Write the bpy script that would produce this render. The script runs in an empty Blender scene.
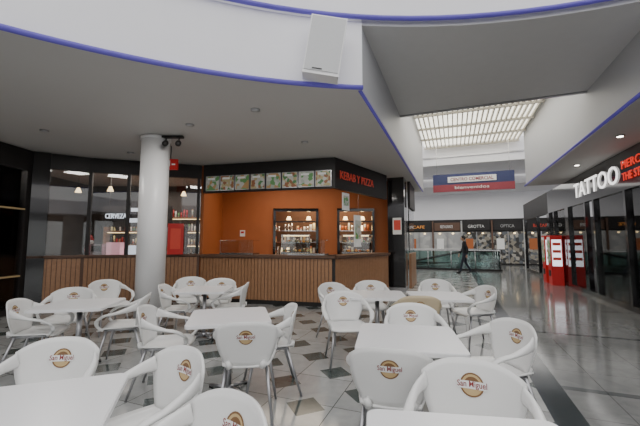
import bpy, bmesh, math, random
from mathutils import Vector, Matrix
random.seed(4)
scene = bpy.context.scene
COL = scene.collection

# ------------------------------------------------------------------ materials
def new_mat(name):
    m = bpy.data.materials.new(name); m.use_nodes = True
    nt = m.node_tree; b = nt.nodes["Principled BSDF"]
    return m, nt, b
def plain(name, col, rough=0.5, metal=0.0, var=0.06, scale=6.0, emis=0.0, coat=0.0):
    m, nt, b = new_mat(name)
    tc = nt.nodes.new("ShaderNodeTexCoord"); n = nt.nodes.new("ShaderNodeTexNoise")
    n.inputs["Scale"].default_value = scale; n.inputs["Detail"].default_value = 3
    nt.links.new(tc.outputs["Object"], n.inputs["Vector"])
    mx = nt.nodes.new("ShaderNodeMix"); mx.data_type = 'RGBA'
    mx.inputs[6].default_value = tuple(max(0, c*(1-var)) for c in col)+(1,)
    mx.inputs[7].default_value = tuple(min(1, c*(1+var)) for c in col)+(1,)
    nt.links.new(n.outputs["Fac"], mx.inputs[0])
    nt.links.new(mx.outputs[2], b.inputs["Base Color"])
    b.inputs["Roughness"].default_value = rough
    b.inputs["Metallic"].default_value = metal
    b.inputs["Coat Weight"].default_value = coat
    if emis > 0:
        nt.links.new(mx.outputs[2], b.inputs["Emission Color"])
        b.inputs["Emission Strength"].default_value = emis
    return m
def blotch(name, cols, scale=10, emis=0.0, rough=0.4):
    m, nt, b = new_mat(name)
    tc = nt.nodes.new("ShaderNodeTexCoord"); v = nt.nodes.new("ShaderNodeTexVoronoi")
    v.inputs["Scale"].default_value = scale
    nt.links.new(tc.outputs["Object"], v.inputs["Vector"])
    sp = nt.nodes.new("ShaderNodeSeparateColor"); nt.links.new(v.outputs["Color"], sp.inputs[0])
    cr = nt.nodes.new("ShaderNodeValToRGB"); cr.color_ramp.interpolation = 'CONSTANT'
    e = cr.color_ramp.elements
    while len(e) < len(cols): e.new(0.5)
    for i, c in enumerate(cols):
        e[i].position = i/len(cols); e[i].color = tuple(c)+(1,)
    nt.links.new(sp.outputs[0], cr.inputs[0]); nt.links.new(cr.outputs[0], b.inputs["Base Color"])
    if emis > 0:
        nt.links.new(cr.outputs[0], b.inputs["Emission Color"]); b.inputs["Emission Strength"].default_value = emis
    b.inputs["Roughness"].default_value = rough
    return m
def glassmat(name, tint=(0.8,0.85,0.85), refl=1.0):
    m = bpy.data.materials.new(name); m.use_nodes = True; nt = m.node_tree; nt.nodes.clear()
    o = nt.nodes.new("ShaderNodeOutputMaterial"); t = nt.nodes.new("ShaderNodeBsdfTransparent")
    g = nt.nodes.new("ShaderNodeBsdfGlossy"); mx = nt.nodes.new("ShaderNodeMixShader")
    f = nt.nodes.new("ShaderNodeFresnel"); f.inputs[0].default_value = 1.6
    t.inputs[0].default_value = tint+(1,); g.inputs["Roughness"].default_value = 0.02
    g.inputs[0].default_value = (refl,refl,refl,1)
    nt.links.new(f.outputs[0], mx.inputs[0]); nt.links.new(t.outputs[0], mx.inputs[1])
    nt.links.new(g.outputs[0], mx.inputs[2]); nt.links.new(mx.outputs[0], o.inputs[0])
    return m

M = {}
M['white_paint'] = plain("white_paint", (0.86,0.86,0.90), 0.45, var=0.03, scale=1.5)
M['corr_wall_shaded'] = plain("corridor_wall_shaded", (0.48,0.49,0.51), 0.5, var=0.03, scale=1.5)  # wall colour darkened to stand in for the shade along the corridor
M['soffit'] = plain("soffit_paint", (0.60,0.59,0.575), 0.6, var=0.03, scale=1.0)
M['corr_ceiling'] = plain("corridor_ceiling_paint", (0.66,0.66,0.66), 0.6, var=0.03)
M['purple'] = plain("purple_trim", (0.11,0.085,0.42), 0.35, emis=0.2)
M['black'] = plain("black_gloss", (0.012,0.011,0.012), 0.12, coat=0.5)
M['blackmatt'] = plain("black_matt", (0.016,0.014,0.014), 0.5)
M['resin'] = plain("white_resin", (0.80,0.80,0.79), 0.30, var=0.02)
M['tabletop'] = plain("white_laminate", (0.84,0.84,0.85), 0.28, var=0.02)
M['cream'] = plain("cream_resin", (0.58,0.48,0.32), 0.4)
M['alu'] = plain("brushed_aluminium", (0.45,0.45,0.47), 0.3, metal=0.9)
M['steel'] = plain("stainless_steel", (0.6,0.6,0.6), 0.22, metal=1.0)
M['column'] = plain("column_paint", (0.90,0.90,0.91), 0.35, var=0.02)
M['speaker'] = plain("speaker_grille", (0.60,0.61,0.62), 0.6, var=0.05, scale=60)
M['wood'] = plain("slat_wood", (0.36,0.19,0.10), 0.35, var=0.25, scale=14)
M['orange'] = plain("orange_wall", (0.47,0.14,0.042), 0.6, var=0.1, scale=2)
M['darkwall'] = plain("dark_interior", (0.06,0.05,0.045), 0.6)
M['brown'] = plain("brown_wall", (0.13,0.07,0.045), 0.5)
M['red'] = plain("red_plastic", (0.50,0.02,0.02), 0.35, emis=0.10)
M['redneon'] = plain("red_lettering", (0.85,0.04,0.02), 0.4, emis=0.9)
M['redpaint'] = plain("red_letter_paint", (0.60,0.06,0.035), 0.4, emis=0.15)
M['whiteneon'] = plain("white_lit_letter", (1,0.98,0.95), 0.4, emis=1.8, var=0.0)
M['paper'] = plain("white_paper", (0.8,0.8,0.78), 0.6, emis=0.10)
M['lamp'] = plain("lamp_lens", (1,0.93,0.8), 0.4, emis=12.0, var=0.0)
M['warmlamp'] = plain("warm_lamp", (1,0.72,0.35), 0.4, emis=5.0, var=0.0)
M['skylight'] = plain("skylight_diffuser", (1.0,0.96,0.86), 0.5, emis=2.0, var=0.05, scale=3)
M['slat'] = plain("skylight_slat", (0.72,0.68,0.60), 0.6)
M['logo_brown'] = plain("logo_brown", (0.20,0.10,0.04), 0.5)
M['logo_gold'] = plain("logo_gold", (0.55,0.40,0.20), 0.5)
M['logo_red'] = plain("logo_red", (0.24,0.03,0.03), 0.5)
M['glass'] = glassmat("window_glass", (0.88,0.9,0.9), 1.0)
M['darkglass'] = glassmat("tinted_glass", (0.72,0.74,0.76), 1.0)
M['railglass'] = glassmat("railing_glass", (0.80,0.88,0.87), 1.0)
M['menu1'] = blotch("menu_food_green", [(0.08,0.22,0.08),(0.45,0.38,0.2),(0.5,0.5,0.46),(0.3,0.12,0.05)], 13, 0.12)
M['menu2'] = blotch("menu_food_light", [(0.38,0.42,0.36),(0.12,0.3,0.1),(0.45,0.27,0.11),(0.5,0.5,0.46)], 11, 0.12)
M['goods'] = blotch("shelf_goods", [(0.5,0.3,0.12),(0.6,0.55,0.45),(0.12,0.08,0.05),(0.4,0.08,0.04),(0.7,0.6,0.3)], 7, 0.6)
M['goodscool'] = blotch("shop_goods", [(0.25,0.03,0.03),(0.5,0.5,0.55),(0.02,0.02,0.02),(0.1,0.1,0.14),(0.3,0.3,0.32)], 7, 0.5)
M['farshop'] = blotch("far_shop_display", [(0.22,0.2,0.16),(0.05,0.045,0.04),(0.33,0.31,0.27),(0.03,0.03,0.03),(0.10,0.11,0.12)], 5.5, 0.2)
M['fargrey'] = blotch("far_shop_shutter", [(0.42,0.42,0.41),(0.36,0.36,0.36),(0.46,0.46,0.44)], 3, 0.1)
M['banner_red'] = plain("banner_red", (0.30,0.05,0.07), 0.6)
M['banner_blue'] = plain("banner_blue", (0.04,0.05,0.14), 0.6)
M['skin'] = plain("skin", (0.45,0.27,0.19), 0.55)
M['hair'] = plain("dark_hair", (0.02,0.015,0.012), 0.6)
M['orange_lit'] = plain("orange_sign", (0.8,0.32,0.06), 0.4, emis=0.4)
M['green_lit'] = plain("green_sign", (0.1,0.5,0.2), 0.4, emis=0.4)
M['blue'] = plain("blue_panel", (0.08,0.2,0.45), 0.4, emis=0.3)
M['pinklit'] = plain("pink_display", (0.9,0.45,0.5), 0.4, emis=0.8)
M['whitelit'] = plain("white_display", (0.85,0.9,1.0), 0.4, emis=1.5)

# floor material : corridor frame coordinates
def floor_material():
    m, nt, b = new_mat("marble_floor_tiles")
    N = nt.nodes.new; L = nt.links.new
    tc = N("ShaderNodeTexCoord")
    def mth(op, a, bb=None, c=None):
        n = N("ShaderNodeMath"); n.operation = op
        for i, x in enumerate((a, bb, c)):
            if x is None: continue
            if isinstance(x, (int, float)): n.inputs[i].default_value = x
            else: L(x, n.inputs[i])
        return n.outputs[0]
    def mix(f, c1, c2):
        n = N("ShaderNodeMix"); n.data_type = 'RGBA'
        if isinstance(f, (int, float)): n.inputs[0].default_value = f
        else: L(f, n.inputs[0])
        for i, c in ((6, c1), (7, c2)):
            if isinstance(c, tuple): n.inputs[i].default_value = c+(1,)
            else: L(c, n.inputs[i])
        return n.outputs[2]
    sx = N("ShaderNodeSeparateXYZ"); L(tc.outputs["Object"], sx.inputs[0])
    X, Y = sx.outputs[0], sx.outputs[1]
    n1 = N("ShaderNodeTexNoise"); n1.inputs["Scale"].default_value = 3.0; n1.inputs["Detail"].default_value = 8
    n1.inputs["Roughness"].default_value = 0.65; n1.inputs["Distortion"].default_value = 1.2
    L(tc.outputs["Object"], n1.inputs["Vector"])
    # per tile tone
    T = 0.6
    fx = mth('FLOOR', mth('DIVIDE', X, T)); fy = mth('FLOOR', mth('DIVIDE', Y, T))
    cx = N("ShaderNodeCombineXYZ"); L(fx, cx.inputs[0]); L(fy, cx.inputs[1])
    wn = N("ShaderNodeTexWhiteNoise"); wn.noise_dimensions = '3D'; L(cx.outputs[0], wn.inputs[0])
    left = mth('LESS_THAN', X, 1.78)
    lightR = mix(n1.outputs["Fac"], (0.12,0.125,0.125), (0.31,0.315,0.31))
    lightL = mix(n1.outputs["Fac"], (0.27,0.28,0.28), (0.56,0.57,0.56))
    light = mix(left, lightR, lightL)
    toned = mix(mth('MULTIPLY', wn.outputs["Value"], 0.4), light, (0.17,0.175,0.175))
    # grout
    gx = mth('LESS_THAN', mth('FRACT', mth('DIVIDE', X, T)), 0.014)
    gy = mth('LESS_THAN', mth('FRACT', mth('DIVIDE', Y, T)), 0.014)
    g = mth('MAXIMUM', gx, gy)
    base = mix(g, toned, (0.10,0.10,0.10))
    # diagonal dark inlays on seating side
    dx = mth('DIVIDE', mth('ADD', X, Y), 0.8485); dy = mth('DIVIDE', mth('SUBTRACT', X, Y), 0.8485)
    d = mth('MULTIPLY', mth('LESS_THAN', mth('FRACT', dx), 0.45), mth('LESS_THAN', mth('FRACT', dy), 0.45))
    d = mth('MULTIPLY', d, left)
    dark = mix(n1.outputs["Fac"], (0.03,0.045,0.042), (0.11,0.13,0.125))
    base = mix(d, base, dark)
    # long dark bands
    band = mth('MULTIPLY', mth('GREATER_THAN', X, 1.78), mth('LESS_THAN', X, 2.03))
    cross = mth('MULTIPLY', mth('LESS_THAN', mth('FRACT', mth('DIVIDE', Y, 2.4)), 0.04), mth('GREATER_THAN', X, 2.03))
    base = mix(mth('MAXIMUM', band, mth('MULTIPLY', cross, 0.6)), base, (0.03,0.04,0.045))
    L(base, b.inputs["Base Color"])
    r = mth('MULTIPLY_ADD', n1.outputs["Fac"], 0.10, 0.06); r = mth('MULTIPLY_ADD', left, 0.03, r); L(r, b.inputs["Roughness"])
    b.inputs["Specular IOR Level"].default_value = 0.8
    return m
M['floor'] = floor_material()

# ------------------------------------------------------------------ mesh builder
class MB:
    def __init__(s): s.v=[]; s.f=[]; s.m=[]; s.sm=[]; s.mats=[]
    def mi(s, k):
        if k not in s.mats: s.mats.append(k)
        return s.mats.index(k)
    def add(s, vs, fs, mat, smooth=False):
        o=len(s.v); s.v += [tuple(v) for v in vs]; i=s.mi(mat)
        for f in fs: s.f.append([a+o for a in f]); s.m.append(i); s.sm.append(smooth)
    def box(s, c, sz, mat, rz=0.0, R=None):
        R = R or Matrix.Rotation(rz,3,'Z'); c=Vector(c)
        vs=[c+R@Vector((x*sz[0]/2,y*sz[1]/2,z*sz[2]/2)) for x in(-1,1) for y in(-1,1) for z in(-1,1)]
        s.add(vs,[(0,1,3,2),(4,6,7,5),(0,4,5,1),(2,3,7,6),(0,2,6,4),(1,5,7,3)],mat)
    def wall(s, p0, p1, z0, z1, t, mat, off=0.0):
        p0=Vector((p0[0],p0[1],0)); p1=Vector((p1[0],p1[1],0)); d=(p1-p0); L=d.length; d.normalize()
        n=Vector((d.y,-d.x,0)); c=(p0+p1)/2+n*(off+t/2); c.z=(z0+z1)/2
        s.box(c,(L,t,z1-z0),mat,math.atan2(d.y,d.x))
    def tube(s, path, r, mat, n=10, r2=None, cap=True, up=None):
        P=[Vector(p) for p in path]; rs = r if isinstance(r,(list,tuple)) else [r]*len(P)
        r2s = rs if r2 is None else (r2 if isinstance(r2,(list,tuple)) else [r2]*len(P))
        vs=[]
        for i,p in enumerate(P):
            t=(P[min(i+1,len(P)-1)]-P[max(i-1,0)]).normalized()
            u=Vector(up) if up else (Vector((0,0,1)) if abs(t.z)<0.9 else Vector((1,0,0)))
            a=t.cross(u).normalized(); b=a.cross(t).normalized()
            for k in range(n):
                an=2*math.pi*k/n; vs.append(p+a*math.cos(an)*rs[i]+b*math.sin(an)*r2s[i])
        fs=[]
        for i in range(len(P)-1):
            for k in range(n):
                fs.append((i*n+k,i*n+(k+1)%n,(i+1)*n+(k+1)%n,(i+1)*n+k))
        if cap: fs.append(tuple(range(n))[::-1]); fs.append(tuple((len(P)-1)*n+k for k in range(n)))
        s.add(vs,fs,mat,True)
    def cyl(s, c, r, z0, z1, mat, n=24, r1=None):
        s.tube([(c[0],c[1],z0),(c[0],c[1],z1)],[r,r if r1 is None else r1],mat,n)
    def shell(s, fn, nu, nv, th, mat):
        g=[[Vector(fn(i/nu,j/nv)) for j in range(nv+1)] for i in range(nu+1)]
        def nrm(i,j):
            a=g[min(i+1,nu)][j]-g[max(i-1,0)][j]; b=g[i][min(j+1,nv)]-g[i][max(j-1,0)]
            n=a.cross(b); return n.normalized() if n.length>1e-9 else Vector((0,0,1))
        vs=[]; W=nv+1; T=(nu+1)*W
        for i in range(nu+1):
            for j in range(W): vs.append(g[i][j]+nrm(i,j)*th/2)
        for i in range(nu+1):
            for j in range(W): vs.append(g[i][j]-nrm(i,j)*th/2)
        fs=[]
        for i in range(nu):
            for j in range(nv):
                a=i*W+j; fs.append((a,a+W,a+W+1,a+1)); fs.append((T+a,T+a+1,T+a+W+1,T+a+W))
        for i in range(nu):
            a=i*W; fs.append((a,T+a,T+a+W,a+W)); a=i*W+nv; fs.append((a,a+W,T+a+W,T+a))
        for j in range(nv):
            a=j; fs.append((a,a+1,T+a+1,T+a)); a=nu*W+j; fs.append((a,T+a,T+a+1,a+1))
        s.add(vs,fs,mat,True)
    def prism(s, pts, z0, z1, mat):
        n=len(pts); vs=[(p[0],p[1],z0) for p in pts]+[(p[0],p[1],z1) for p in pts]
        fs=[tuple(range(n))[::-1],tuple(range(n,2*n))]+[(i,(i+1)%n,n+(i+1)%n,n+i) for i in range(n)]
        s.add(vs,fs,mat)
    def sphere(s, c, r, mat, n=12, m=8):
        c=Vector(c); r=Vector(r) if not isinstance(r,(int,float)) else Vector((r,r,r)); vs=[];fs=[]
        for j in range(m+1):
            th=math.pi*j/m
            for i in range(n):
                ph=2*math.pi*i/n
                vs.append(c+Vector((r.x*math.sin(th)*math.cos(ph),r.y*math.sin(th)*math.sin(ph),r.z*math.cos(th))))
        for j in range(m):
            for i in range(n): fs.append((j*n+i,(j+1)*n+i,(j+1)*n+(i+1)%n,j*n+(i+1)%n))
        s.add(vs,fs,mat,True)
    def text(s, body, mat, r, center, width=None, height=0.3, ext=0.02, fn=None, bold=0.012):
        cu=bpy.data.curves.new("t",'FONT'); cu.body=body; cu.extrude=0.0 if fn else ext; cu.resolution_u=3
        cu.align_x='CENTER'; cu.align_y='CENTER'
        cu.offset=bold
        ob=bpy.data.objects.new("t",cu); COL.objects.link(ob); bpy.context.view_layer.update()
        me=bpy.data.meshes.new_from_object(ob.evaluated_get(bpy.context.evaluated_depsgraph_get()))
        xs=[v.co.x for v in me.vertices]; ys=[v.co.y for v in me.vertices]
        cx=(min(xs)+max(xs))/2; cy=(min(ys)+max(ys))/2; sy=height/(max(ys)-min(ys)); sx=(width/(max(xs)-min(xs))) if width else sy
        vs=[]
        if fn is None:
            r=Vector((r[0],r[1],0)).normalized(); nn=Vector((r.y,-r.x,0)); c=Vector(center)
        for v in me.vertices:
            x=(v.co.x-cx)*sx; y=(v.co.y-cy)*sy
            vs.append(fn(x,y) if fn else c+r*x+Vector((0,0,1))*y+nn*v.co.z)
        s.add(vs,[tuple(p.vertices) for p in me.polygons],mat)
        bpy.data.objects.remove(ob); bpy.data.meshes.remove(me); bpy.data.curves.remove(cu)
    def mesh(s, name):
        me=bpy.data.meshes.new(name); me.from_pydata(s.v,[],s.f)
        for k in s.mats: me.materials.append(M[k])
        me.polygons.foreach_set("material_index",s.m); me.polygons.foreach_set("use_smooth",s.sm)
        bm=bmesh.new(); bm.from_mesh(me); bmesh.ops.recalc_face_normals(bm,faces=bm.faces)
        bm.to_mesh(me); bm.free(); me.update(); return me
    def obj(s, name, loc=(0,0,0), rz=0.0, parent=None):
        o=bpy.data.objects.new(name,s.mesh(name)); COL.objects.link(o); o.location=loc; o.rotation_euler=(0,0,rz)
        if parent: o.parent=parent
        return o

# ------------------------------------------------------------------ layout frames
A = Vector((0.366,0.931)).normalized(); B = Vector((A.y,-A.x)); O = Vector((0.55,4.29))
PHI = -math.atan2(A.x, A.y)
def C(a,b): p=O+A*a+B*b; return (p.x,p.y)
def cbox(mb,a0,a1,b0,b1,z0,z1,mat):
    c=C((a0+a1)/2,(b0+b1)/2); mb.box((c[0],c[1],(z0+z1)/2),(abs(b1-b0),abs(a1-a0),z1-z0),mat,PHI)
RC=Vector((1.19,-3.14)); RR=7.46; ZC=3.45; ZU=4.38
def ring(t,r=RR): return (RC.x+r*math.cos(t),RC.y+r*math.sin(t))
tP=math.atan2(4.29-RC.y,0.55-RC.x); tQ=math.atan2(3.75-RC.y,4.1-RC.x)
tL=math.radians(178); tR=math.radians(2)
def arc(t0,t1,n,r=RR): return [ring(t0+(t1-t0)*i/n,r) for i in range(n+1)]

# floor
mb=MB(); mb.box((0,0,-0.05),(60,64,0.1),'floor'); mb.obj("floor",(O.x,O.y,0),PHI)

# soffit left / right
far_a=9.6
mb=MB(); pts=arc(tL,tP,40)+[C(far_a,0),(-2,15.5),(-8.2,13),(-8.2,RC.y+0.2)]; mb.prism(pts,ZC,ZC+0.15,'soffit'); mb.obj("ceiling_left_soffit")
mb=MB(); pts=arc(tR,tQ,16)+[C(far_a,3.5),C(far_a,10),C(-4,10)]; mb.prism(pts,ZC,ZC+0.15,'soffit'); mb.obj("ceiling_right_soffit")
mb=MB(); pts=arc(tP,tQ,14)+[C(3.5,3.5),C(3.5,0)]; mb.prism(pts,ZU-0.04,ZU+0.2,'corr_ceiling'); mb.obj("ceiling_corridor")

def ribs(mb,pts_in,pts_out,z0,z1,mat):
    n=len(pts_in); vs=[(p[0],p[1],z) for z in(z0,z1) for p in pts_in]+[(p[0],p[1],z) for z in(z0,z1) for p in pts_out]
    fs=[]
    for i in range(n-1):
        fs+=[(i,i+1,n+i+1,n+i),(2*n+i,3*n+i,3*n+i+1,2*n+i+1),(i,2*n+i,2*n+i+1,i+1),(n+i,n+i+1,3*n+i+1,3*n+i)]
    fs+=[(0,n,3*n,2*n),(n-1,3*n-1,4*n-1,2*n-1)]
    mb.add(vs,fs,mat,False)
mb=MB()
ribs(mb,arc(tL,tP,40,RR-0.02),arc(tL,tP,40,RR+0.1),ZC+0.02,ZU,'white_paint')
ribs(mb,arc(tQ,tR,16,RR-0.02),arc(tQ,tR,16,RR+0.1),ZC+0.02,ZU,'white_paint')
mb.obj("wall_atrium_fascia")
mb=MB(); ribs(mb,arc(tL,tR,64,RR-0.05),arc(tL,tR,64,RR+0.1),ZU+0.06,6.2,'white_paint'); mb.obj("wall_atrium_parapet")
mb=MB()
a3=lambda pts,z:[(p[0],p[1],z) for p in pts]
mb.tube(a3(arc(tL,tP,48,RR-0.05),ZC+0.01),0.032,'purple',8)
mb.tube(a3([C(0,-0.03),C(far_a,-0.03)],ZC+0.01),0.03,'purple',8)
mb.obj("trim_1")
mb=MB(); mb.tube(a3(arc(tL,tR,64,RR-0.07),ZU+0.03),0.032,'purple',8); mb.obj("trim_2")
mb=MB(); mb.tube(a3([C(0.8,3.46),C(far_a,3.46)],ZC+0.01),0.027,'purple',8); mb.tube(a3(arc(tQ,tR,16,RR-0.05),ZC+0.01),0.032,'purple',8); mb.obj("trim_3")
# corridor upper side walls
mb=MB(); cbox(mb,0.02,3.5,-0.12,0,ZC+0.02,ZU,'corr_wall_shaded'); cbox(mb,3.5,far_a,-0.12,0,ZC+0.02,5.55,'corr_wall_shaded')
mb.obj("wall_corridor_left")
mb=MB(); cbox(mb,0.85,far_a,3.5,3.62,ZC+0.02,5.55,'corr_wall_shaded'); mb.obj("wall_corridor_right")
mb=MB(); cbox(mb,3.48,3.54,0,3.5,ZU-0.07,ZU+0.02,'alu'); mb.obj("trim_4")
# skylight
mb=MB(); cbox(mb,3.6,10.6,0,3.5,5.5,5.55,'skylight')
for i in range(24):
    b=0.1+i*0.145; cbox(mb,3.6,10.6,b,b+0.035,5.38,5.49,'slat')
for a in (4.2,5.2,6.5,7.8,9.1,10.4): cbox(mb,a,a+0.06,0,3.5,5.32,5.39,'slat')
mb.obj("window_skylight")
mb=MB(); cbox(mb,10.6,10.8,-0.2,3.7,4.65,5.55,'white_paint'); cbox(mb,10.55,10.6,-0.2,3.7,4.95,5.0,'alu'); mb.obj("beam_corridor_end")
mb=MB(); cbox(mb,13.6,13.8,-3,6.5,4.2,4.75,'white_paint'); mb.obj("beam_far")
mb=MB(); cbox(mb,10.8,24,-12,12,4.75,4.9,'white_paint'); mb.obj("ceiling_far")

# ------------------------------------------------------------------ far end shops
mb=MB(); cbox(mb,21,21.3,-12,12,0,4.75,'white_paint')
cbox(mb,20.9,21,-12,12,0,3.0,'blackmatt'); mb.obj("wall_far")
mb=MB()
bb=-5.8
cols=['farshop','fargrey','fargrey','fargrey','farshop','farshop','farshop']
for i in range(7):
    cbox(mb,20.84,20.88,bb,bb+1.75,0.1,2.15,cols[i]); cbox(mb,20.72,20.84,bb-0.1,bb,0,2.9,'brown' if i%2 else 'fargrey')
    cbox(mb,20.78,20.83,bb+0.85,bb+0.9,0.1,2.15,'alu')
    cbox(mb,20.79,20.83,bb+0.2,bb+0.65,1.0,1.7,'paper' if i%2 else 'orange')
    for k in range(2): cbox(mb,20.8,20.84,bb+0.35+k*0.85,bb+0.45+k*0.85,2.02,2.08,'warmlamp')
    bb+=1.85
sg=[('FARMACIA','green_lit'),('MODA','fargrey'),('CAFE','orange_lit'),('RESTAURANTE','paper'),('GROTTA','paper'),('OPTICA','fargrey'),('BAZAR','redpaint')]
bb=-5.8
for t,k in sg:
    p=C(20.78,bb+0.85); cbox(mb,20.8,20.88,bb+0.05,bb+1.7,2.25,2.8,'blackmatt' if t!='RESTAURANTE' else 'brown')
    mb.text(t,k,B,(p[0],p[1],2.52),width=1.0 if t=='GROTTA' else 0.8,height=0.2,ext=0.01,bold=0.0); bb+=1.85
mb.obj("far_shopfront")

# railing around stairwell
mb=MB()
def rail(a0,b0,a1,b1,n):
    P0=C(a0,b0); P1=C(a1,b1)
    mb.wall(P0,P1,0.08,0.98,0.012,'railglass')
    mb.tube([(P0[0],P0[1],1.03),(P1[0],P1[1],1.03)],0.028,'steel',8)
    mb.wall(P0,P1,0,0.09,0.08,'blackmatt')
    for i in range(n+1):
        x=P0[0]+(P1[0]-P0[0])*i/n; y=P0[1]+(P1[1]-P0[1])*i/n; mb.cyl((x,y),0.02,0,1.03,'steel',8)
rail(15.2,-2.6,15.2,3.2,5); rail(15.2,3.2,18.5,3.2,3); rail(18.5,3.2,18.5,-2.6,5)
mb.obj("glass_railing")
mb=MB()
for db in (0.0,1.0):
    P=[C(16.3,3.0),C(16.3,1.5),C(16.3,-1.2),C(16.3,-2.2)]
    P=[(p[0]+A.x*db,p[1]+A.y*db,z) for p,z in zip(P,(1.0,0.95,0.35,0.3))]
    mb.tube(P,0.05,'blackmatt',8)
    for i in range(3):
        mb.add([P[i],P[i+1],(P[i+1][0],P[i+1][1],0.0),(P[i][0],P[i][1],0.0)],[(0,1,2,3)],'railglass')
for i in range(12):
    cbox(mb,16.35,17.25,2.8-i*0.38-0.38,2.8-i*0.38,0,max(0.03,0.4-i*0.033),'steel')
mb.obj("escalator")

# banner hung over corridor
mb=MB(); cbox(mb,9.9,9.93,0.35,3.2,3.42,4.12,'banner_blue'); cbox(mb,9.88,9.9,0.35,3.2,3.42,3.7,'banner_red')
cbox(mb,9.87,9.9,0.9,2.6,3.78,4.0,'paper'); p=C(9.86,1.75); mb.text("CENTRO COMERCIAL",'banner_red',B,(p[0],p[1],3.89),width=1.5,height=0.13,ext=0.005)
p=C(9.87,1.75); mb.text("bienvenidos",'paper',B,(p[0],p[1],3.57),width=1.2,height=0.11,ext=0.005,bold=0.0)
for b in (0.5,3.05):
    p=C(9.915,b); mb.tube([(p[0],p[1],4.1),(p[0],p[1],5.31)],0.006,'steel',6)
mb.obj("hanging_banner")

# ------------------------------------------------------------------ kiosk
F0=(-3.0,8.65); F1=(0.35,7.8); F2=(2.3,10.4)
d2=(Vector(F2)-Vector(F1)).normalized(); F2s=tuple(Vector(F1)+d2*2.72)
def slats(mb,p0,p1,z0,z1,off=0.0,w=0.075,g=0.012,mat='wood'):
    P0=Vector(p0);P1=Vector(p1);L=(P1-P0).length; d=(P1-P0)/L; n=int(L/(w+g))
    for i in range(n):
        s=P0+d*(i*(w+g)); e=s+d*w; mb.wall(s,e,z0,z1,0.02,mat,off)
mb=MB()
for p,q in ((F0,F1),(F1,F2s)):
    mb.wall(p,q,0.0,1.10,0.06,'blackmatt',-0.06); slats(mb,p,q,0.1,1.08)
    mb.wall(p,q,1.10,1.16,0.55,'brown',-0.47); mb.wall(p,q,1.085,1.10,0.05,'brown',0.0)
    mb.wall(p,q,0.0,0.1,0.01,'blackmatt',0.0)
mb.obj("kiosk_counter")
mb=MB()
for p,q in ((F0,F1),(F1,F2s)): mb.wall(p,q,2.72,ZC-0.01,0.1,'blackmatt',-0.1)
mb.obj("kiosk_fascia")
mb=MB(); d=(Vector(F1)-Vector(F0)); L=d.length; d/=L; n=8; w=(L-0.15)/n
for i in range(n):
    s=Vector(F0)+d*(0.1+i*w); e=s+d*(w-0.03); mb.wall(s,e,2.76,3.14,0.04,'alu',0.003)
    s2=s+d*0.015; e2=e-d*0.015; mb.wall(s2,e2,2.775,3.125,0.01,'menu1' if i%2 else 'menu2',0.04)
    s3=s+d*0.06; mb.wall(s3,s3+d*0.2,3.04,3.09,0.005,'paper',0.05)
mb.obj("menu_board_row")
mb=MB(); c=Vector(F1)+d2*1.0+Vector((d2.y,-d2.x))*0.03
mb.text("KEBAB Y PIZZA",'redpaint',d2,(c.x,c.y,3.06),width=1.65,height=0.19,ext=0.01,bold=0.0); mb.obj("kiosk_lettering")
mb=MB()
mb.wall((-3.2,11.0),(-1.5,11.0),0,ZC,0.1,'orange',-0.1)
mb.wall((-1.5,11.0),(2.4,11.0),2.55,ZC,0.1,'orange',-0.1)
mb.wall((-1.5,11.0),(2.4,11.0),0,1.0,0.1,'brown',-0.1)
mb.wall((-0.05,11.0),(0.55,11.0),1.0,2.55,0.1,'orange',-0.1)
mb.wall((1.75,11.0),(2.4,11.0),1.0,2.55,0.1,'orange',-0.1)
mb.obj("wall_kiosk_back")
mb=MB(); mb.wall((-3.05,8.75),(-3.2,11.0),0,ZC,0.08,'orange',-0.04); mb.obj("wall_kiosk_left")
for k,(x0,x1) in enumerate(((-1.5,-0.05),(0.55,1.75))):
    mb=MB()
    for z0,z1,xa,xb in ((1.0,1.08,x0,x1),(2.45,2.55,x0,x1),(1.08,2.45,x0,x0+0.08),(1.08,2.45,x1-0.08,x1)):
        mb.wall((xa,10.98),(xb,10.98),z0,z1,0.08,'black',0.0)
    mb.wall((x0,10.98),(x1,10.98),2.1,2.14,0.05,'black',0.0)
    mb.obj("serving_hatch_frame")
mb=MB()
mb.wall((-1.8,12.5),(2.4,12.5),0,ZC,0.1,'brown',-0.1)
mb.wall((-1.7,12.4),(2.3,12.4),1.0,1.05,0.5,'steel',0.0)
for z in (1.45,1.85): mb.wall((-1.7,12.4),(2.3,12.4),z,z+0.03,0.3,'steel',0.0)
for i in range(34):
    x=-1.6+i*0.115
    for z,o in ((1.05,0.2),(1.48,0.12),(1.88,0.12)):
        if random.random()<0.8:
            h=random.uniform(0.1,0.28); mb.cyl((x,12.4-o),0.035+random.random()*0.015,z,z+h,random.choice(['goods','warmlamp' if random.random()<.15 else 'goods','steel','paper','orange']),10)
for x in (-1.1,-0.4,0.9,1.5): mb.cyl((x,12.0),0.09,2.25,2.37,'warmlamp',12,0.05)
mb.obj("kitchen_shelving")
for x in (-0.8,1.2):
    mb=MB(); y=11.4
    mb.box((x,y,0.575),(0.95,0.45,1.15),'steel')
    mb.box((x,y-.22,1.42),(0.95,0.01,0.55),'glass'); mb.box((x,y,1.7),(0.95,0.45,0.02),'steel')
    for sx_ in (-0.47,0.47): mb.box((x+sx_,y,1.42),(0.012,0.44,0.55),'glass')
    mb.box((x,y,1.44),(0.93,0.36,0.015),'steel')
    for z in (1.15,1.45):
        for k in range(7): mb.sphere((x-0.39+k*0.13,y-.08,z+0.045),(0.05,0.07,0.04),random.choice(['goods','orange_lit','menu2','paper']),10,6)
    mb.box((x,y,1.675),(0.85,0.05,0.02),'warmlamp')
    mb.obj("food_display_case")
mb=MB()
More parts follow.
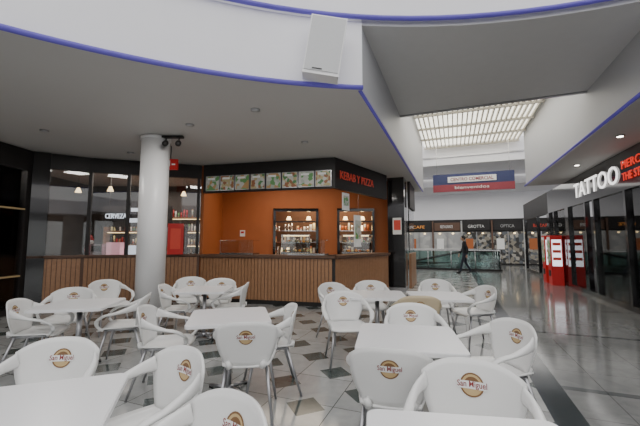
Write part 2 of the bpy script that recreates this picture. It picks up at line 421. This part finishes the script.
for i,(t,w) in enumerate(((0.5,0.9),(2.3,0.9))):
    s=Vector(F0)+d*t; e=s+d*w
    mb.wall(s,e,1.16,1.2,0.4,'steel',-0.42); mb.wall(s,e,1.2,1.5,0.01,'glass',-0.05); mb.wall(s,e,1.5,1.52,0.4,'glass',-0.42)
mb.obj("counter_glass_guard")
mb=MB(); mb.box((-2.5,10.985,1.75),(0.16,0.02,0.2),'paper'); mb.box((-2.5,10.97,1.78),(0.1,0.01,0.06),'red'); mb.obj("wall_notice")
for (t,z,w,h) in ((0.5,2.45,0.30,0.42),(1.05,1.75,0.33,0.8)):
    mb=MB(); c=Vector(F1)+d2*t; s=c-d2*w/2; e=c+d2*w/2
    mb.wall(s,e,z-h/2,z+h/2,0.02,'paper',-0.04); mb.wall(s+d2*0.04,e-d2*0.04,z-h/4,z+h/3,0.005,'menu2',-0.02)
    mb.tube([(c.x,c.y,z+h/2),(c.x,c.y,2.715)],0.004,'steel',5); mb.obj("hanging_poster")
mb=MB()
for x,y in ((-2.0,9.4),(-0.6,9.2),(0.6,9.0),(-1.2,10.3)): mb.cyl((x,y),0.07,ZC-0.03,ZC-0.005,'lamp',14)
mb.obj("kiosk_downlights")
mb=MB(); mb.box((2.42,10.6,ZC/2),(0.5,0.6,ZC-0.01),'black',PHI); mb.box((2.42,10.6,0.06),(0.54,0.64,0.12),'alu',PHI)
mb.obj("black_pillar")
mb=MB(); mb.box((2.33,10.27,1.95),(0.26,0.02,0.5),'paper',PHI); mb.box((2.33,10.255,1.98),(0.2,0.01,0.3),'redpaint',PHI); mb.obj("pillar_poster")
mb=MB()
mb.wall((2.85,11.0),(3.45,12.6),0,1.1,0.08,'wood'); mb.wall((2.85,11.0),(3.45,12.6),1.1,2.6,0.03,'darkglass'); mb.wall((2.85,11.0),(3.45,12.6),2.6,ZC-0.01,0.08,'blackmatt')
mb.obj("wall_kiosk_right")

# ------------------------------------------------------------------ left bar
L2=(-5.4,7.85); L1=(-6.25,7.3); L0=(-6.5,1.5); LE=(-3.05,8.66)
mb=MB()
for p,q in ((L2,LE),(L1,L2)):
    mb.wall(p,q,0,1.12,0.1,'brown',-0.1); slats(mb,p,q,0.1,1.10); mb.wall(p,q,1.12,1.17,0.2,'brown',-0.15)
    mb.wall(p,q,3.1,ZC-0.01,0.1,'blackmatt',-0.1)
mb.obj("wall_bar_front")
mb=MB(); dd=(Vector(LE)-Vector(L2)); LL=dd.length; dd/=LL
for i in range(4):
    s=Vector(L2)+dd*(i*(LL-0.1)/3); mb.wall(s,s+dd*0.07,1.17,3.1,0.1,'blackmatt',-0.1)
mb.wall(L2,LE,1.17,3.1,0.012,'darkglass',-0.05); mb.wall(L1,L2,1.17,3.1,0.012,'darkglass',-0.05); mb.obj("window_1")
de=(Vector(L2)-Vector(L1)).normalized()
mb=MB(); mb.wall(L1,Vector(L1)+de*0.3,0,ZC-0.01,0.25,'black',-0.2); mb.obj("wall_bar_corner")
mb=MB(); mb.wall(L0,L1,3.0,ZC-0.01,0.1,'blackmatt',-0.1); mb.wall(L0,L1,0,0.12,0.1,'blackmatt',-0.1)
mb.wall(L0,L1,0.12,3.0,0.02,'darkglass',-0.06)
d0=(Vector(L1)-Vector(L0)); l0=d0.length; d0/=l0
for t in (0,1.9,3.8,l0-0.12):
    s=Vector(L0)+d0*t; mb.wall(s,s+d0*0.12,0.12,3.0,0.1,'blackmatt',-0.1)
s=Vector(L0)+d0*3.92; e=Vector(L0)+d0*(l0-0.12)
for z in (0.75,2.15): mb.wall(s,e,z,z+0.03,0.04,'logo_gold',-0.04)
mb.obj("window_2")
mb=MB(); mb.wall((-8.2,1.5),(-8.2,13),0,ZC,0.1,'darkwall'); mb.wall((-8.2,12.0),(-3.3,12.0),0,ZC,0.1,'darkwall',-0.1)
mb.obj("wall_bar_back")
mb=MB()
for z in (0.9,1.35,1.8,2.25):
    mb.wall((-7.2,11.6),(-3.6,11.6),z,z+0.04,0.3,'wood')
    for i in range(38):
        if random.random()<0.75:
            x=-7.1+i*0.093; mb.cyl((x,11.45),0.028,z+0.04,z+random.uniform(0.2,0.34),random.choice(['goods','goods','menu2','red','paper']),8)
    if z>1: mb.wall((-7.1,11.6),(-3.7,11.6),z-0.03,z-0.01,0.03,'warmlamp',0.2)
for x in (-7.2,-5.4,-3.62): mb.wall((x,11.6),(x+0.05,11.6),0,2.6,0.3,'wood')
mb.obj("bottle_shelving")
for yy in (5.6,8.0):
    mb=MB()
    mb.box((-7.9,yy,1.5),(0.3,1.6,2.4),'wood')
    mb.box((-7.9,yy,0.16),(0.3,1.6,0.32),'wood')
    for z in (0.6,1.1,1.6,2.1,2.6):
        mb.box((-7.72,yy,z),(0.06,1.5,0.03),'alu')
        if z<2.5:
            for k in range(10):
                if random.random()<.8: mb.box((-7.70,yy-0.65+k*0.145,z+0.13),(0.08,0.1,0.22),random.choice(['goods','menu2','pinklit','whitelit','goods']))
    mb.obj("bar_display_cabinet")
mb=MB()
mb.text("CERVEZA",'whitelit',(1,0),(-5.75,9.55,2.2),width=0.6,height=0.14,ext=0.01); mb.box((-5.75,9.6,2.2),(0.75,0.03,0.26),'blackmatt')
mb.box((-5.0,9.6,2.38),(0.7,0.04,0.1),'whitelit'); mb.box((-4.55,9.6,2.15),(0.3,0.04,0.1),'pinklit'); mb.box((-5.25,9.6,2.08),(0.35,0.04,0.12),'whitelit')
mb.box((-5.2,9.66,2.2),(2.0,0.03,0.6),'darkwall')
for x in (-6.0,-4.4): mb.tube([(x,9.65,2.3),(x,9.65,ZC-0.01)],0.006,'steel',5)
mb.obj("bar_light_sign")
mb=MB()
for x,y in ((-6.6,9.2),(-5.6,9.0),(-4.7,9.4),(-4.0,9.9),(-5.2,10.6)): mb.tube([(x,y,ZC-0.01),(x,y,2.95)],0.006,'blackmatt',5); mb.cyl((x,y),0.08,2.82,2.95,'warmlamp',12,0.03)
mb.obj("bar_pendant_lamps")
mb=MB()
mb.box((-3.95,9.3,0.95),(0.5,0.45,1.9),'blackmatt'); mb.box((-3.95,9.065,1.2),(0.4,0.02,1.1),'menu2'); mb.box((-3.95,9.06,1.8),(0.44,0.02,0.12),'paper')
mb.obj("drinks_fridge")
mb=MB(); mb.wall((-3.72,8.34),(-3.38,8.45),1.17,1.92,0.05,'red',0.03); mb.wall((-3.66,8.36),(-3.44,8.43),1.3,1.8,0.01,'redpaint',0.08); mb.obj("fire_hose_cabinet")
mb=MB(); mb.box((-5.25,8.9,0.57),(1.9,0.4,1.14),'wood'); mb.box((-5.7,8.85,1.28),(0.3,0.3,0.28),'alu'); mb.box((-5.7,8.69,1.3),(0.22,0.01,0.14),'blackmatt')
mb.sphere((-5.95,8.85,1.27),(0.13,0.12,0.14),'red'); mb.sphere((-5.95,8.83,1.46),(0.08,0.08,0.09),'paper'); mb.cyl((-5.95,8.85),0.08,1.52,1.66,'red',12,0.01)
mb.box((-4.85,8.85,1.26),(0.3,0.25,0.24),'whitelit'); mb.box((-5.3,8.85,1.3),(0.35,0.2,0.32),'pinklit'); mb.obj("bar_counter")

# ------------------------------------------------------------------ round column, exit sign, spots
mb=MB(); cx,cy=-3.13,6.35
mb.cyl((cx,cy),0.25,0.12,ZC-0.005,'column',48); mb.cyl((cx,cy),0.28,0,0.12,'alu',48); mb.cyl((cx,cy),0.27,ZC-0.06,ZC-0.004,'column',48)
mb.obj("round_column")
mb=MB(); ex,ey=-3.12,6.9
mb.box((ex+0.06,ey,3.06),(0.26,0.05,0.22),'red'); mb.box((ex+0.01,ey-0.03,3.08),(0.06,0.01,0.12),'paper'); mb.box((ex+0.11,ey-0.03,3.06),(0.07,0.01,0.03),'paper')
mb.tube([(ex+0.04,ey,3.17),(ex+0.04,ey,ZC-0.005)],0.01,'blackmatt',6); mb.obj("exit_sign")
mb=MB()
mb.box((-2.75,6.2,ZC-0.03),(0.4,0.08,0.04),'blackmatt')
for k in range(2):
    x=-2.87+k*0.24; mb.tube([(x,6.2,ZC-0.04),(x,6.2,ZC-0.12)],0.012,'blackmatt',6); mb.tube([(x-0.03,6.26,ZC-0.12),(x+0.05,6.05,ZC-0.2)],0.05,'blackmatt',12)
mb.obj("spotlight_pair")
for x,y in ((-0.97,4.95),(-4.9,5.9),(-4.2,7.4),(-0.3,6.6),(-2.2,5.6),(5.6,6.2),(6.6,8.6)):
    mb=MB(); mb.tube([(0,0,0),(0,0,-0.02)],0.07,'alu',20); mb.tube([(0,0,-0.018),(0,0,-0.024)],0.05,'speaker' if x<5 else 'lamp',20)
    mb.obj("downlight",(x,y,ZC))

# loudspeaker
mb=MB(); R=Matrix.Rotation(math.radians(9),3,'Y')
mb.box((0,0,0),(0.44,0.2,0.74),'column',R=R); mb.box(R@Vector((0,-0.105,0.01)),(0.41,0.012,0.68),'speaker',R=R)
mb.box(R@Vector((-0.05,-0.115,-0.31)),(0.12,0.006,0.012),'blackmatt',R=R)
mb.box((0,0.13,0),(0.08,0.1,0.3),'alu')
mb.obj("loudspeaker",(0.06,4.0,3.83))

# ------------------------------------------------------------------ right tattoo shop
S0=Vector((6.55,6.82)) 
def S(t): p=S0+A*t; return (p.x,p.y)
def sw(mb,t0,t1,z0,z1,th,mat,off=0.0): mb.wall(S(t0),S(t1),z0,z1,th,mat,-off-th)
mb=MB(); sw(mb,-5,7.0,2.6,ZC-0.01,0.12,'black'); sw(mb,7.0,12,2.6,ZC-0.01,0.12,'blackmatt'); sw(mb,-5,12,0,0.12,0.12,'black')
for t in (-3.0,-1.3,0.5,2.3,2.95,4.5,6.2,6.9,9.0,11.9): sw(mb,t,t+(0.35 if t in(4.5,6.9) else 0.1),0.12,2.6,0.12,'black')
mb.obj("wall_shop_right")
mb=MB(); sw(mb,-5,2.3,0.12,2.6,0.012,'darkglass',0.04); sw(mb,3.05,4.5,0.12,2.6,0.012,'darkglass',0.04); sw(mb,4.85,6.9,0.12,2.6,0.012,'glass',0.04); mb.obj("window_3")
mb=MB(); mb.wall(C(-4,7.6),C(12,7.6),0,ZC,0.1,'darkwall'); mb.obj("wall_shop_back")
mb=MB(); c=Vector(S(2.2))-B*0.14
mb.text("TATTOO",'whiteneon',-A,(c.x,c.y,3.0),width=3.0,height=0.42,ext=0.006,bold=0.0); mb.obj("tattoo_lettering")
mb=MB(); c=Vector(S(-0.2))-B*0.14
mb.text("PIERCING",'redneon',-A,(c.x,c.y,3.14),width=1.4,height=0.17,ext=0.006,bold=0.0); mb.text("THE STUDIO",'redneon',-A,(c.x,c.y,2.88),width=1.4,height=0.17,ext=0.006,bold=0.0)
mb.obj("piercing_lettering")
mb=MB()
for t,k in ((-2.6,'goodscool'),(-0.9,'goodscool'),(0.9,'goodscool'),(3.3,'red')):
    p=Vector(S(t+0.5))+B*0.7
    mb.box((p.x,p.y,0.95),(0.4,0.9,1.9),'blackmatt',PHI); q=p-B*0.21; mb.box((q.x,q.y,1.05),(0.02,0.8,1.6),k,PHI)
    for z in (0.5,0.9,1.3,1.7): q=p-B*0.25; mb.box((q.x,q.y,z),(0.1,0.8,0.02),'steel',PHI)
mb.obj("display_cabinets")
for t in (5.3,6.1):
    mb=MB()
    p=Vector(S(t))-B*0.35
    mb.box((p.x,p.y,0.85),(0.35,0.42,1.7),'red',PHI); q=p-B*0.18; mb.box((q.x,q.y,1.15),(0.02,0.34,0.8),'menu2',PHI); mb.box((q.x,q.y,1.58),(0.02,0.36,0.12),'paper',PHI); mb.box((q.x,q.y,0.4),(0.03,0.2,0.2),'blackmatt',PHI)
    q=p-A*0.215; mb.box((q.x,q.y,1.1),(0.28,0.01,0.9),'whitelit',PHI); q=p-A*0.222
    for z in (0.9,1.15,1.4): mb.box((q.x,q.y,z),(0.24,0.01,0.1),'redpaint',PHI)
    mb.obj("vending_machine")
mb=MB()
for t in (-2.0,0.0,1.6): 
    p=Vector(S(t))+B*0.25; mb.box((p.x,p.y,2.1),(0.02,0.5,0.3),'blue' if t==0 else 'redneon',PHI); mb.tube([(p.x,p.y,2.27),(p.x,p.y,ZC-0.01)],0.006,'steel',5)
mb.obj("window_light_signs")
# unseen wall behind the camera, added and glazed to shape the incoming daylight
mb=MB()
for i in range(24):
    t0=math.radians(178+184*i/24); t1=math.radians(178+184*(i+1)/24)
    p1=ring(t1,RR+2.2); p0=ring(t0,RR+2.2)
    if i%3==0: mb.wall(p1,p0,0,ZC,0.1,'fargrey')
    else:
        mb.wall(p1,p0,0,0.4,0.1,'blackmatt'); mb.wall(p1,p0,3.0,ZC,0.1,'blackmatt'); mb.wall(p1,p0,0.4,3.0,0.01,'glass')
mb.obj("wall_unseen_light_control")
mb=MB(); ribs(mb,arc(math.radians(178),math.radians(362),48,RR),arc(math.radians(178),math.radians(362),48,RR+2.3),ZC,4.4,'white_paint'); mb.obj("ceiling_unseen_light_control")  # unseen slab above that wall, added with it to shape the daylight

# ------------------------------------------------------------------ chair
W=lambda v:0.175+0.080*math.sin(min(1,v*1.15)*math.pi/2)
def backpt(u,v):
    z=0.46+0.37*v-0.07*(abs(u)**3)*v; y=-0.20-0.075*v+0.085*u*u*(0.5+0.5*v)
    return Vector((u*W(v),y,z))
def onback(x,z,side,off):
    v=(z-0.46)/0.37; u=x/W(v); v2=(z-0.46+0.07*(abs(u)**3)*v)/0.37; p=backpt(x/W(v2),v2)
    return p+Vector((0,side*(0.008+off),0))
def chairmesh(resin):
    mb=MB()
    mb.shell(lambda i,j:backpt(2*i-1,j),16,10,0.013,resin)
    def seat(i,j):
        u=2*i-1; v=j; w=0.235-0.05*(1-v)**2-0.02*max(0,v-0.8)*5*abs(u); y=-0.215+0.45*v
        z=0.455-0.02*math.sin(math.pi*min(1,v*1.1))*(1-u*u)-0.03*max(0,v-0.82)*5+0.02*u**4
        return Vector((u*w,y,z))
    mb.shell(seat,12,12,0.014,resin)
    mb.tube([(-0.16,0.0,0.425),(0.16,0.0,0.425)],0.015,'alu',8)
    def cr(P,n=5):
        P=[Vector(p) for p in P]; out=[]
        for i in range(len(P)-1):
            a=P[max(i-1,0)];b=P[i];c=P[i+1];dd=P[min(i+2,len(P)-1)]
            for k in range(n):
                t=k/n; out.append(0.5*((2*b)+(c-a)*t+(2*a-5*b+4*c-dd)*t*t+(3*b-a-3*c+dd)*t**3))
        out.append(P[-1]); return out
    for s in (-1,1):
        path=cr([(s*.232,-.185,.71),(s*.272,-.10,.685),(s*.288,.03,.650),(s*.284,.15,.625),(s*.262,.225,.57),(s*.235,.225,.50),(s*.215,.17,.45)])
        n=len(path); ra=[0.010+0.017*math.sin(math.pi*min(1,i/(n-1)*1.0)) for i in range(n)]; rb=[0.050-0.035*min(1,i/11) for i in range(n)]
        mb.tube(path,ra,resin,10,r2=rb)
        mb.tube([(s*.17,.15,.44),(s*.235,.24,0.0)],[.016,.012],'alu',10)
        mb.tube([(s*.165,-.15,.44),(s*.225,-.29,0.0)],[.016,.012],'alu',10)
        mb.tube([(s*.165,-.17,.44),(s*.17,.17,.44)],[.012,.012],'alu',8)
        mb.tube([(s*.13,-.205,.45),(s*.15,-.215,.50)],[.03,.02],resin,8)
    zc=0.70
    for side in (1,-1):
        def disc(r0,r1,off,mat,a0=0,a1=360,n=24):
            vs=[];fs=[]
            for k in range(n+1):
                a=math.radians(a0+(a1-a0)*k/n)
                for r in (r0,r1): vs.append(onback(r*math.cos(a),zc+r*math.sin(a),side,off))
            for k in range(n): fs.append((2*k,2*k+1,2*k+3,2*k+2))
            mb.add(vs,fs,mat)
        disc(0.0005,0.060,0.001,'logo_gold'); disc(0.052,0.060,0.0018,'logo_brown'); disc(0.0005,0.040,0.0018,'logo_brown',20,160)
        vs=[onback(x,zc+z,side,0.0026) for x in (-.078,-.039,0,.039,.078) for z in (-.019,.019)]
        mb.add(vs,[(2*k,2*k+1,2*k+3,2*k+2) for k in range(4)],resin)
        mb.text("San Miguel",'logo_red',None,None,width=0.148,height=0.040,fn=lambda x,y:onback(x*(-side),zc+y,side,0.0036),bold=0.012)
    return mb.mesh("resin_armchair")
CH=chairmesh('resin'); CHC=chairmesh('cream')
def chair(bx,by,fx,fy,me=CH):
    l=math.hypot(fx,fy); fx/=l; fy/=l
    o=bpy.data.objects.new("resin_armchair",me); COL.objects.link(o)
    o.location=(bx+0.26*fx,by+0.26*fy,0); o.rotation_euler=(0,0,math.atan2(-fx,fy))
chairs=[(-1.72,2.36,.1,-1),(-.80,2.14,-.6,-.8),(-.34,1.50,-.6,-.75),
(-.60,2.82,-.1,1),(-.26,3.6,-1,-.25),(-1.80,3.5,1,.15),(-2.42,5.25,1,.1),(-1.75,6.15,.05,-1),(-1.15,5.5,-1,-.1),(-2.4,6.4,.4,-1),
(-3.5,4.92,.4,-1),(-3.45,3.9,.9,.25),(-2.15,4.35,-1,-.3),(-3.7,5.9,.7,-.5),
(.30,4.55,.1,-1),(.15,5.5,.5,-.8),(.95,3.66,-.05,-1),(.42,2.13,.25,1),(1.64,2.88,-1,-.2),(.83,1.93,-.4,-.9),
(2.5,5.1,-1,-.15),(2.0,6.0,-.2,-1),(.85,5.8,-.1,-1)]
for c in chairs: chair(*c)
chair(1.2,4.15,0.1,1,CHC)

# ------------------------------------------------------------------ table
def tablemesh():
    mb=MB(); h=0.38; r=0.05; pts=[]
    for cx_,cy_,a0 in ((h-r,h-r,0),(-h+r,h-r,90),(-h+r,-h+r,180),(h-r,-h+r,270)):
        for k in range(6): a=math.radians(a0+18*k); pts.append((cx_+r*math.cos(a),cy_+r*math.sin(a)))
    mb.prism(pts,0.712,0.738,'tabletop'); mb.prism([(x*.985,y*.985) for x,y in pts],0.738,0.742,'tabletop')
    mb.prism([(x*.4,y*.4) for x,y in pts],0.695,0.712,'blackmatt')
    mb.cyl((0,0),0.03,0.03,0.70,'alu',16); mb.cyl((0,0),0.05,0.03,0.08,'alu',16)
    for k in range(4):
        a=math.radians(45+90*k); mb.tube([(0,0,0.055),(math.cos(a)*.25,math.sin(a)*.25,0.022)],[.024,.018],'alu',8)
        mb.cyl((math.cos(a)*.24,math.sin(a)*.24),0.022,0,0.02,'blackmatt',10)
    return mb.mesh("cafe_table")
TM=tablemesh()
for x,y,r in ((-1.30,1.50,20),(-.90,3.47,14),(.68,2.71,-11),(.53,1.14,-8),(-2.85,4.12,10),(-1.8,5.4,5),(.8,4.85,-6),(1.62,4.75,-6)):
    o=bpy.data.objects.new("cafe_table",TM); COL.objects.link(o); o.location=(x,y,0); o.rotation_euler=(0,0,math.radians(r))

# ------------------------------------------------------------------ pedestrian (walking towards the left)
emp=bpy.data.objects.new("walking_man",None); COL.objects.link(emp)
def skin(name,verts,edges,radii,mat,sub=2,root=0):
    me=bpy.data.meshes.new(name); me.from_pydata(verts,edges,[]); o=bpy.data.objects.new(name,me); COL.objects.link(o)
    me.materials.append(mat); mo=o.modifiers.new("s",'SKIN'); 
    for i,r in enumerate(radii):
        sv=me.skin_vertices[0].data[i]; sv.radius=(r if isinstance(r,tuple) else (r,r)); sv.use_root=(i==root)
    mo.use_smooth_shade=True
    ss=o.modifiers.new("ss",'SUBSURF'); ss.levels=sub; ss.render_levels=sub; o.parent=emp; return o
m,nt,b=new_mat("clothes"); tc=nt.nodes.new("ShaderNodeTexCoord"); sx=nt.nodes.new("ShaderNodeSeparateXYZ"); cr=nt.nodes.new("ShaderNodeValToRGB")
nt.links.new(tc.outputs["Object"],sx.inputs[0]); mm=nt.nodes.new("ShaderNodeMath"); mm.operation='DIVIDE'; mm.inputs[1].default_value=1.8
nt.links.new(sx.outputs[2],mm.inputs[0]); nt.links.new(mm.outputs[0],cr.inputs[0]); nt.links.new(cr.outputs[0],b.inputs["Base Color"])
cr.color_ramp.interpolation='CONSTANT'; e=cr.color_ramp.elements; e[0].color=(0.02,0.02,0.02,1); e[1].position=0.05; e[1].color=(0.02,0.025,0.04,1)
x=e.new(0.52); x.color=(0.012,0.012,0.014,1); x=e.new(0.835); x.color=(0.42,0.26,0.18,1); b.inputs["Roughness"].default_value=0.8
V=[(0,0,.95),(0,0,1.12),(0.01,0,1.30),(0.02,0,1.42),(0.03,0,1.50),(0.04,0,1.56),
 (0.02,.095,.90),(0.14,.10,.50),(0.22,.10,.10),(0.34,.10,.045),
 (-0.02,-.095,.90),(-0.04,-.10,.50),(-0.25,-.10,.14),(-0.17,-.10,.05),
 (0.01,.19,1.40),(-0.10,.23,1.13),(-0.06,.23,.88),
 (0.01,-.19,1.40),(0.06,-.23,1.13),(0.19,-.22,.91)]
E=[(0,1),(1,2),(2,3),(3,4),(4,5),(0,6),(6,7),(7,8),(8,9),(0,10),(10,11),(11,12),(12,13),(3,14),(14,15),(15,16),(3,17),(17,18),(18,19)]
Rr=[(.12,.15),(.115,.14),(.125,.17),(.10,.13),.055,.05,.092,.066,.05,.038,.092,.066,.05,.038,.066,.052,.034,.066,.052,.034]
skin("body",V,E,Rr,m)
for s,(hx,hy,hz),dx in ((1,(-0.06,.23,.86),0.01),(-1,(0.20,-.22,.89),0.04)):
    skin("palm_l" if s>0 else "palm_r",[(hx,hy,hz+.02),(hx+dx,hy,hz-.04),(hx+dx*1.2,hy,hz-.075)],[(0,1),(1,2)],[.024,(.018,.036),(.014,.034)],M['skin'],1)
    for i,(oy,ln) in enumerate(((-.027,.065),(-.009,.075),(.009,.07),(.027,.055))):
        skin("finger_%d"%i,[(hx+dx+oy,hy,hz-.06),(hx+dx+oy+.005,hy,hz-.07-ln*.5),(hx+dx+oy+.0,hy-s*.015,hz-.07-ln)],[(0,1),(1,2)],[.009,.0085,.007],M['skin'],1)
    skin("thumb",[(hx+.02,hy,hz-.02),(hx+.045,hy-s*.01,hz-.05),(hx+.05,hy-s*.015,hz-.08)],[(0,1),(1,2)],[.011,.010,.008],M['skin'],1)
mb=MB(); hc=Vector((0.06,0,1.65))
mb.sphere(hc,(0.095,0.075,0.118),'skin',20,16); mb.sphere(hc+Vector((0.02,0,-0.05)),(0.075,0.06,0.07),'skin',16,10)
mb.tube([hc+Vector((.085,0,.01)),hc+Vector((.112,0,-.03)),hc+Vector((.09,0,-.04))],[.008,.015,.01],'skin',8)
for s in (-1,1):
    mb.sphere(hc+Vector((.082,s*.03,.005)),(.012,.014,.009),'paper',8,6); mb.sphere(hc+Vector((.092,s*.03,.005)),(.004,.006,.006),'hair',8,6)
    mb.sphere(hc+Vector((-.005,s*.077,-.005)),(.02,.009,.03),'skin',8,6)
mb.box(hc+Vector((.088,0,-.068)),(.012,.042,.008),'logo_red')
mb.sphere(hc+Vector((-.018,0,.022)),(.102,.084,.112),'hair',20,14)
mb.obj("head",parent=emp)
for s,p in ((1,(0.24,.10,.05)),(-1,(-0.22,-.10,.06))):
    mb=MB(); mb.sphere((p[0]+.07,p[1],p[2]-.007),(.135,.045,.043),'blackmatt',14,8); mb.obj("shoe_l" if s>0 else "shoe_r",parent=emp)
emp.location=(6.85,16.2,0); emp.rotation_euler=(0,0,math.radians(165))

# ------------------------------------------------------------------ lights
def area(name,loc,size,energy,col=(1,1,1),rot=(0,0,0),sy=None):
    l=bpy.data.lights.new(name,'AREA'); l.energy=energy; l.color=col; l.size=size
    if sy: l.shape='RECTANGLE'; l.size_y=sy
    o=bpy.data.objects.new(name,l); COL.objects.link(o); o.location=loc; o.rotation_euler=rot; return o
area("kiosk_light",(-0.8,9.6,3.35),2.5,42,(1,0.84,0.64),sy=1.0)
area("kitchen_light",(0.3,12.0,3.3),2.5,80,(1,0.78,0.52),sy=0.6)
area("bar_light",(-5.2,10.3,3.3),2.5,110,(1,0.84,0.7))
area("bar_window_light",(-7.2,7.0,3.3),1.0,70,(1,0.88,0.75))
area("seating_fill",(-2.2,5.3,3.4),0.5,22,(1,0.96,0.9))  # three fill lamps added under the soffit to brighten the column and tables
area("seating_fill",(-4.6,6.0,3.4),0.5,18,(1,0.96,0.9))
area("seating_fill",(-0.3,6.4,3.4),0.5,14,(1,0.96,0.9))
p=C(2,5.8); area("shop_light",(p[0]+1,p[1]+1,3.3),2.0,90,(0.95,0.97,1))
p=C(7.2,1.75); area("skylight_light",(p[0],p[1],5.3),3.0,110,(1,0.97,0.9),rot=(0,0,PHI),sy=6.0)
p=C(16.5,1); area("far_hall_light",(p[0],p[1],4.6),10,290,(1,0.97,0.92),rot=(0,0,PHI),sy=6)

w=bpy.data.worlds.new("World"); scene.world=w; w.use_nodes=True
bg=w.node_tree.nodes["Background"]; bg.inputs[0].default_value=(1.0,0.985,0.975,1); bg.inputs[1].default_value=1.75

cam=bpy.data.cameras.new("Camera"); co=bpy.data.objects.new("Camera",cam); COL.objects.link(co)
cam.sensor_width=36; cam.lens=36*340/640; co.location=(0,0,1.47); co.rotation_euler=(math.radians(90+4.88),0,0); cam.clip_start=0.05
scene.camera=co
